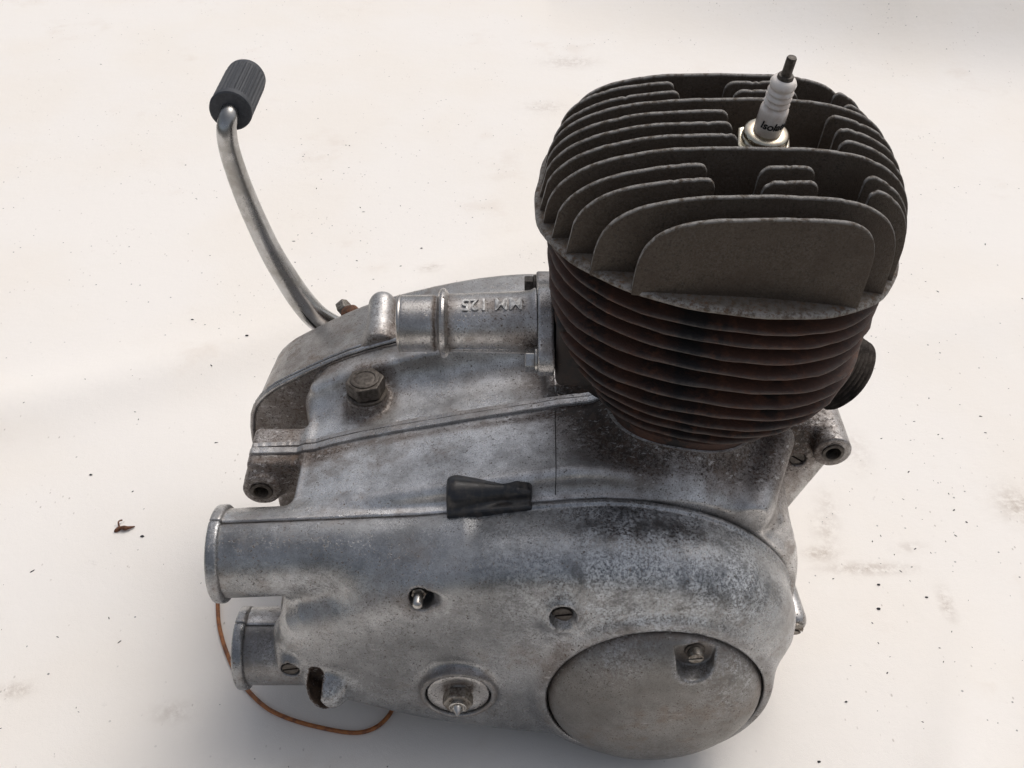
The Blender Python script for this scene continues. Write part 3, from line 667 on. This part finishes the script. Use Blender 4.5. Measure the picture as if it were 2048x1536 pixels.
# plan outline as a half-width function of y
tt=np.linspace(0,2*math.pi,2000); ox,oy=sup(tt,8.08,8.05,2.5,YAW)
def span(y):
    m=np.abs(oy-(y-10))<.06
    if not m.any(): return None
    return ox[m].min()+B0[0],ox[m].max()+B0[0]
FY=[2.85+1.125*k for k in range(13)]
TOP=[33.5,33.85,34.0,34.05,34.17,34.2,34.2,34.2,34.2,34.1,34.0,33.85,33.35]
def fin_profile(k):
    y=FY[k]; a,b=span(y)
    if k==0: a-=.12; b-=.1
    if k==12: a+=.5; b-=.5
    a+=.12; b-=.12; zt=TOP[k]; zb=HZ+.08
    nl=3.8 if k==0 else 3.3; nr=5.0 if k==0 else 3.4
    if 3<=k<=9: nl,nr=2.9,3.0
    U=np.concatenate([-1+.0*np.arange(1)]+[np.linspace(-1,1,81)]); U=np.unique(U)
    U=np.sin(np.linspace(-math.pi/2,math.pi/2,90))
    xc=(a+b)/2; hw=(b-a)/2
    z=np.where(U<0,(1-np.abs(U)**nl)**(1/nl),(1-np.abs(U)**nr)**(1/nr))
    # tails run out on the plate at the left
    x=xc+U*hw
    tl=math.tan(LEAN); hgt=(zt-zb)+(x-B0[0])*tl
    return x,zb+hgt*z,y
def fin_mesh(x,z,y,zb,thk=.20,seed=0):
    r_=np.random.default_rng(seed); n=len(x)
    z=z+.010*np.sin(x*2.3+seed)+.005*np.sin(x*5.1+seed*2)+.003*np.sin(x*17+seed)
    for _ in range(2): q0=r_.uniform(x.min(),x.max()); z=z-r_.uniform(.02,.06)*np.exp(-((x-q0)/.09)**2)
    z=np.maximum(z,zb+.02); V=[];F=[]
    wav=.03*np.sin(x*.9+seed)
    # cross-section: foot wide, crest rounded
    for s,(dy,mode) in enumerate(((-thk*.95,0),(-thk*.56,3),(-thk*.5,1),(-thk*.30,2),(thk*.30,2),(thk*.5,1),(thk*.56,3),(thk*.95,0))):
        for i in range(n):
            zz=zb-.12 if mode==0 else (max(zb-.1,z[i]-.11) if mode==3 else max(zb-.08,z[i]-.035) if mode==1 else z[i])
            V.append((x[i],y+dy+wav[i],zz))
    for s in range(7):
        for i in range(n-1): F.append((s*n+i,s*n+i+1,(s+1)*n+i+1,(s+1)*n+i))
    F.append(tuple(s*n for s in range(8))); F.append(tuple(s*n+n-1 for s in range(7,-1,-1)))
    E=np.repeat([0,0,.8,1,1,.8,0,0],n)
    # ends count as edges too
    V=np.array(V); 
    return V,F,E
def cut(x,z,x0,x1,zb,rl,rr):                      # keep x0..x1 and round the cut corners
    X=np.linspace(max(x0,x.min()),min(x1,x.max()),44)
    if rl: X=np.unique(np.concatenate([X,x0+rl*(1-np.cos(np.linspace(0,math.pi/2,7)))]))
    if rr: X=np.unique(np.concatenate([X,x1-rr*(1-np.cos(np.linspace(0,math.pi/2,7)))]))
    Z=np.interp(X,x,z)
    if rl: q=np.clip((X-x0)/rl,0,1); Z=np.where(q<1,Z-rl*(1-np.sqrt(np.maximum(0,1-(1-q)**2))),Z)
    if rr: q=np.clip((x1-X)/rr,0,1); Z=np.where(q<1,Z-rr*(1-np.sqrt(np.maximum(0,1-(1-q)**2))),Z)
    return X,Z
segs={2:[(None,6.55),(8.45,10.65),(12.75,None)],3:[(None,6.4),(8.5,10.75),(12.85,None)],
      5:[(None,7.95),(12.25,None)],6:[(None,7.9),(12.35,None)],7:[(None,7.9),(12.2,None)],
      9:[(None,6.1),(8.5,11.4),(13.6,None)],10:[(None,6.0),(8.3,11.2),(13.4,None)]}
for k in range(13):
    x,z,y=fin_profile(k); zb=HZ+.05
    for a,b in segs.get(k,[(None,None)]):
        if a is None and b is None: X,Z=x,z
        else: X,Z=cut(x,z,x.min() if a is None else a,x.max() if b is None else b,zb,0 if a is None else .42,0 if b is None else .42)
        drp=.0 if k not in (2,3) or a is None or b is None else .12
        V,F,E=fin_mesh(X,Z-drp,y,zb,seed=k*7+int((a or 0)))
        o=obj('cooling_fin',lean(V),F,M['head'],head,sharp=50)
        at=o.data.attributes.new('edge','FLOAT','POINT'); at.data.foreach_set('value',E.astype(np.float32))
# ------------------------------------------------------------------ spark plug
pb=np.array((10.68,9.75,32.05)); pa=np.array((.09,-.20,1.)); pa/=np.linalg.norm(pa)
plug=empty('spark_plug',tuple(pb),eng)
def ph(h): return pb+pa*h
obj('shell',*lathe([(.95,-1.5),(.95,.55),(1.02,.6)],ph(0),pa,36),M['zinc'],plug,sharp=40)
obj('hexagon',*prism(hexpts(1.30,22),.55,1.30,ph(0),pa),M['zinc'],plug,smooth=False,bevel=.10)
obj('collar',*lathe([(1.0,0),(1.0,.12),(.93,.17),(.98,.25),(.98,.42),(.86,.52),(.66,.55)],ph(1.28),pa,40),M['zinc'],plug,sharp=60)
ip=[(.60,0),(.60,1.10),(.58,1.25),(.49,1.33)]
h=1.36
for q in range(4): ip+=[(.44,h),(.49,h+.05),(.55,h+.11),(.55,h+.17),(.48,h+.24)]; h+=.28
ip[-5:]=[(.44,h-.28),(.50,h-.22),(.55,h-.12),(.55,h+.0),(.48,h+.14),(.40,h+.20),(.30,h+.22)]
obj('insulator',*lathe(ip,ph(1.75),pa,40),M['ceramic'],plug)
ht=1.75+h+.20
obj('terminal',*lathe([(.34,0),(.34,.10),(.30,.16),(.21,.18),(.21,.92),(.18,.98),(.08,1.0)],ph(ht),pa,28),M['darkbolt'],plug,sharp=35)
# printed word and cast letters: text turned to mesh, then wrapped on its tube
def text_mesh(body,size,extr,space=1.0):
    cu=bpy.data.curves.new('t','FONT'); cu.body=body; cu.size=size; cu.extrude=extr; cu.offset=.008; cu.align_x='CENTER'; cu.align_y='CENTER'; cu.space_character=space
    to=bpy.data.objects.new('t',cu); COL.objects.link(to); bpy.context.view_layer.update()
    me=bpy.data.meshes.new_from_object(to.evaluated_get(bpy.context.evaluated_depsgraph_get()))
    V=np.array([v.co[:] for v in me.vertices]); F=[tuple(p.vertices) for p in me.polygons]
    bpy.data.objects.remove(to); bpy.data.curves.remove(cu); bpy.data.meshes.remove(me)
    return V,F
TV,TF=text_mesh('Isolator',.50,.01,.95)
TV[:,0]+=0.28; 
# direction on the insulator that faces the camera
cdir=np.array((0,-32.,54.5))-ph(2.4); cdir-=pa*(cdir@pa); cdir/=np.linalg.norm(cdir); sdir=np.cross(pa,cdir)
def wrap(V,c,ax,fwd,sid,r):
    t=V[:,0]/r; rr=r+V[:,2]
    return c+V[:,1:2]*ax+(rr*np.cos(t))[:,None]*fwd+(rr*np.sin(t))[:,None]*sid
TV[:,0]+=TV[:,1]*.15; TV[:,0]+=.12
TV[:,2]+=.008
obj('printed_word',wrap(TV,ph(2.40),pa,cdir,sdir,.602),TF,M['ink'],plug,smooth=False)
# ------------------------------------------------------------------ intake pipe
pipe=empty('intake_pipe',(1.9,TY,TZ),eng)
rp=1.50
def gp_(x,y,z): return .10+.42*np.exp(-((x+3.0)/.16)**2)+.5*np.exp(-((x+3.75)/.12)**2)+.45*gauss(x,y,z,(1.0,TY-1,TZ-.3),(.7,2,1))+.20*gauss(x,y,z,(-.5,8.7,TZ-.2),(3,.8,.6))+.30*gauss(x,y,z,(-.6,TY-.4,TZ+1.4),(1.9,.55,.8))
prof=[(1.30,0),(1.36,.05),(1.40,.12),(1.40,1.75),(1.34,1.82),(1.34,1.92),(1.55,2.0),(1.70,2.08),(1.74,2.18),(1.70,2.30),(1.55,2.40),(1.44,2.48),(1.46,3.2),(1.50,4.5),(1.54,5.9),(1.60,6.5),(1.7,6.65),(1.7,6.75)]
prof=[tuple(np.array(prof[i])+(np.array(prof[i+1])-np.array(prof[i]))*t) for i in range(len(prof)-1) for t in np.linspace(0,1,max(2,int(abs(prof[i+1][1]-prof[i][1])/.15)))[:-1]]+[prof[-1]]
pv,pf=lathe(prof,(-5.55,TY,TZ-.1),(1,0,.012),64)
# split faces finer along the length for the wear masks
obj('tube',pv,pf,M['pipe'],pipe,sharp=35,attrs={'grime':gp_})
obj('end_rim',*lathe([(1.25,-.02),(1.36,-.05),(1.43,0),(1.44,.07),(1.41,.13)],(-5.55,TY,TZ-.1),(1,0,.012),56),M['steel'],pipe,sharp=60)
obj('bore',*lathe([(1.22,-.06),(1.22,0)],(-5.55,TY,TZ-.1),(1,0,.012),40),M['hole'],pipe)
obj('parting_line',*sweep([(x,TY-1.36,TZ-.62) for x in np.linspace(-2.9,.7,12)],.05,6),M['pipe'],pipe,attrs={'grime':gz(.1)})
a45=R(-33)
obj('parting_line',*sweep([(-.35,TY+1.5*math.sin(t),TZ-.07+1.5*math.cos(t)) for t in np.linspace(-.1,-1.3,14)],.035,6),M['pipe'],pipe)
def f_fl(x,y,z):
    u=TY; d=np.maximum(poly2(y,z,FLP),np.abs(x-1.62)-.38)
    d2=poly2(y,z,FLP)+.12; h=np.abs(x-1.62)-.40+.12
    return ln(np.maximum(d2,0),np.maximum(h,0))+np.minimum(np.maximum(d2,h),0)-.12
FLR=np.array([(TY-.75,TZ-2.45),(TY,TZ-2.75),(TY+.75,TZ-2.45),(TY+1.0,TZ-1.6),(TY+1.75,TZ-.6),(TY+1.8,TZ+.5),(TY+1.0,TZ+1.6),(TY+.75,TZ+2.4),(TY,TZ+2.75),(TY-.75,TZ+2.4),(TY-1.0,TZ+1.6),(TY-1.8,TZ+.6),(TY-1.75,TZ-.6),(TY-1.0,TZ-1.6)])-np.array((TY,TZ))
fa=R(102); FLR=FLR*np.array((1,1.14)); FLP=cr(FLR@np.array([[math.cos(fa),math.sin(fa)],[-math.sin(fa),math.cos(fa)]])+np.array((TY,TZ-.05)),4,True)
V,F=nets(f_fl,(.9,6.4,20),(2.4,13.7,26.4),.075)
obj('flange',V,F,M['pipe'],pipe,attrs={'grime':lambda x,y,z:.2+.3*gauss(x,y,z,(1.2,TY-1.2,TZ-1),(1,1,1))})
for s in (-1,1):
    yb=TY+s*2.3; zb_=TZ-.05+s*.50
    obj('flange_bolt',*join(prism(hexpts(.60,8),0,.45,(1.08,yb,zb_),(-1,0,0)),lathe([(.66,0),(.66,.15)],(1.225,yb,zb_),(-1,0,0),28)),M['steel'] if s<0 else M['darkbolt'],pipe,smooth=False,bevel=.04)
TV,TF=text_mesh('MM 125',.90,.09,1.0)
# letters read upside down from the camera: their tops point toward it
LV=np.zeros_like(TV); xc=-.98
th=-R(17)-TV[:,1]/1.50
LV[:,0]=xc-TV[:,0]; rr=np.interp(LV[:,0]+5.55,[2.48,3.2,4.5,5.9,6.5],[1.44,1.46,1.50,1.54,1.60])+.01+TV[:,2]
LV[:,1]=TY+rr*np.sin(th); LV[:,2]=TZ-.10+.012*(LV[:,0]+5.55)+rr*np.cos(th)
obj('cast_letters',LV,TF,M['pale_alu'],pipe,smooth=False,bevel=0)
# ------------------------------------------------------------------ kick lever
lev=empty('kick_lever',(-10,22.3,12.5),eng)
path=cr([(-8.6,22.4,12.4),(-10.5,22.4,13.0),(-12.2,22.3,14.25),(-13.2,22.3,15.8),(-14.0,22.3,17.7),(-14.63,22.3,19.5),(-15.1,22.3,21.3),(-15.48,22.3,23.0),(-15.76,22.3,24.6),(-15.94,22.3,26.2),(-15.9,22.35,27.4),(-15.75,22.7,28.0),(-15.7,23.4,28.2),(-15.7,24.2,28.2)],8)
q=np.linspace(0,1,len(path)); rr=np.interp(q,[0,.2,.4,.8,1],[.86,.80,.67,.55,.50])
obj('arm',*sweep(path,rr,24),M['chrome'],lev)
gpth=cr([(-13.15,21.62,15.6),(-12.6,21.55,14.6),(-11.7,21.5,13.4),(-10.8,21.5,12.6)],8)
obj('clamp_slot',*sweep(gpth,.10,8),M['hole'],lev)
obj('clamp_nut',*prism(hexpts(.62,10),0,.6,(-10.75,22.2,15.0),(.5,.1,.4)),M['bolt'],lev,smooth=False,bevel=.06)
obj('clamp_bolt',*lathe([(.62,0),(.70,.3),(.62,.7),(.3,.85)],(-10.3,21.4,15.1),(.6,-.1,.35),24),M['rustbolt'],lev,sharp=50)
rad_f=lambda t,h:1+(.035*math.copysign(1,math.sin(t*26)) if .55<h<3.9 else 0)
prof=[(.45,.0),(1.10,.0),(1.18,.06),(1.20,.2),(1.17,.45),(1.14,.56)]+[(1.14,h) for h in np.linspace(.6,3.85,8)]+[(1.14,3.95),(1.14,4.25),(1.05,4.45),(.8,4.55),(.3,4.58)]
v,f=lathe(prof,(-15.68,22.95,28.2),(0.02,1,.02),130,rad_f)
obj('pedal_rubber',v,f,M['pedal'],lev,sharp=25)
# ------------------------------------------------------------------ wire lying on the cloth
def cz1(x,y): return float(cloth_z(np.array(float(x)),np.array(float(y))))
wp=cr([(-18.4,13.2,2.2),(-18.8,11.6,.7),(-18.7,10.4,.16),(-18.24,8.85,.16),(-17.39,7.0,.16),(-16.28,5.2,.16),(-14.8,3.66,.16),(-13.48,2.83,.16),(-11.65,2.18,.16),(-9.28,1.69,.16),(-8.02,1.92,.16),(-7.22,2.67,.2),(-6.9,3.5,.4),(-6.6,5.2,1.4)],8)
obj('loose_wire',*sweep(wp,.13,10),M['wire'],eng)
# ------------------------------------------------------------------ dirt on the cloth
def grain(r,seed):
    g=np.random.default_rng(seed); bm=[]
    V=[(0,0,1),(0,0,-.2)];n=6
    for zz,rr in ((.7,.75),(.1,1.)):
        for i in range(n): V.append((math.cos(i*math.pi/3)*rr*g.uniform(.7,1.1),math.sin(i*math.pi/3)*rr*g.uniform(.55,1.),zz*g.uniform(.8,1.1)))
    F=[(0,2+i,2+(i+1)%n) for i in range(n)]+[(2+i,8+i,8+(i+1)%n,2+(i+1)%n) for i in range(n)]+[(1,8+(i+1)%n,8+i) for i in range(n)]
    return np.array(V)*r,F
F_=2120.
def ground(px,py):                                # where a spot of the cloth lies (cloth taken as flat)
    v=(py-768)/F_; u=(px-1024)/F_; c,s=math.cos(R(40)),math.sin(R(40)); t=54.5/(s+v*c)
    return t*u,-32+t*(c-v*s)
big=[(285,1073,.30),(757+1000,1170,.26),(1757,1218,.28),(1853,1195,.22),(498,690,.30),(385,640,.25),(843,497,.22),(182,950,.25),(1692,1404,.2),(1638,1524,.22),(1022,1012,.0)]
protos=[]
for i,(px,py,r) in enumerate(big):
    if r==0: continue
    x,y=ground(px,py); V,F=grain(r*.55,i); V=V*np.array((1,.7,.6)); 
    o=obj('grit_grain',V+np.array((x,y,cz1(x,y)+.02)),F,M['grit'],None,smooth=False)
    tag(o,'small black grain of grit lying on the pale cloth','grit',"black grit grains on the cloth")
x,y=ground(248,1060)
V1,F1=sweep(cr([(-.6,-.2,.05),(-.2,.05,.18),(.2,.0,.22),(.7,.25,.1)],5),[.06,.1,.14,.16,.15,.13,.12,.14,.17,.18,.16,.12,.1,.08,.06,.04],7)
V2,F2=sweep(cr([(-.3,.1,.1),(-.45,.5,.3),(-.3,.75,.2)],4),.06,5)
V,F=join((V1,F1),(V2,F2))
o=obj('brown_shred',V+np.array((x,y,cz1(x,y))),F,M['shred'],None); tag(o,'curled rusty brown shred on the cloth left of the engine','debris')
# fine crumbs, too many to count
P=[];G=[];off=0; g=np.random.default_rng(3)
for i in range(480):
    u=g.random()
    if u<.6: px,py=g.uniform(0,2048),g.uniform(0,1536)
    elif u<.85: px,py=g.normal(700,130),g.normal(420,120)
    else: px,py=g.normal(1800,140),g.normal(950,160)
    if py<5: continue
    x,y=ground(px,py)
    if -16<x<18 and 0<y<22: continue
    r=.03+.07*g.random()**5; V,F=grain(r,i); a=g.random()*6.28
    V=V*np.array((1+g.random()*1.2,.7,.5)); V=np.stack([V[:,0]*math.cos(a)-V[:,1]*math.sin(a),V[:,0]*math.sin(a)+V[:,1]*math.cos(a),V[:,2]],1)
    P.append(V+np.array((x,y,cz1(x,y)+.005))); G+=[tuple(q+off for q in f) for f in F]; off+=len(V)
o=obj('fine_crumbs',np.vstack(P),G,M['grit'],None,smooth=False); tag(o,'scattering of fine dark crumbs over the pale cloth','crumbs',kind='stuff')
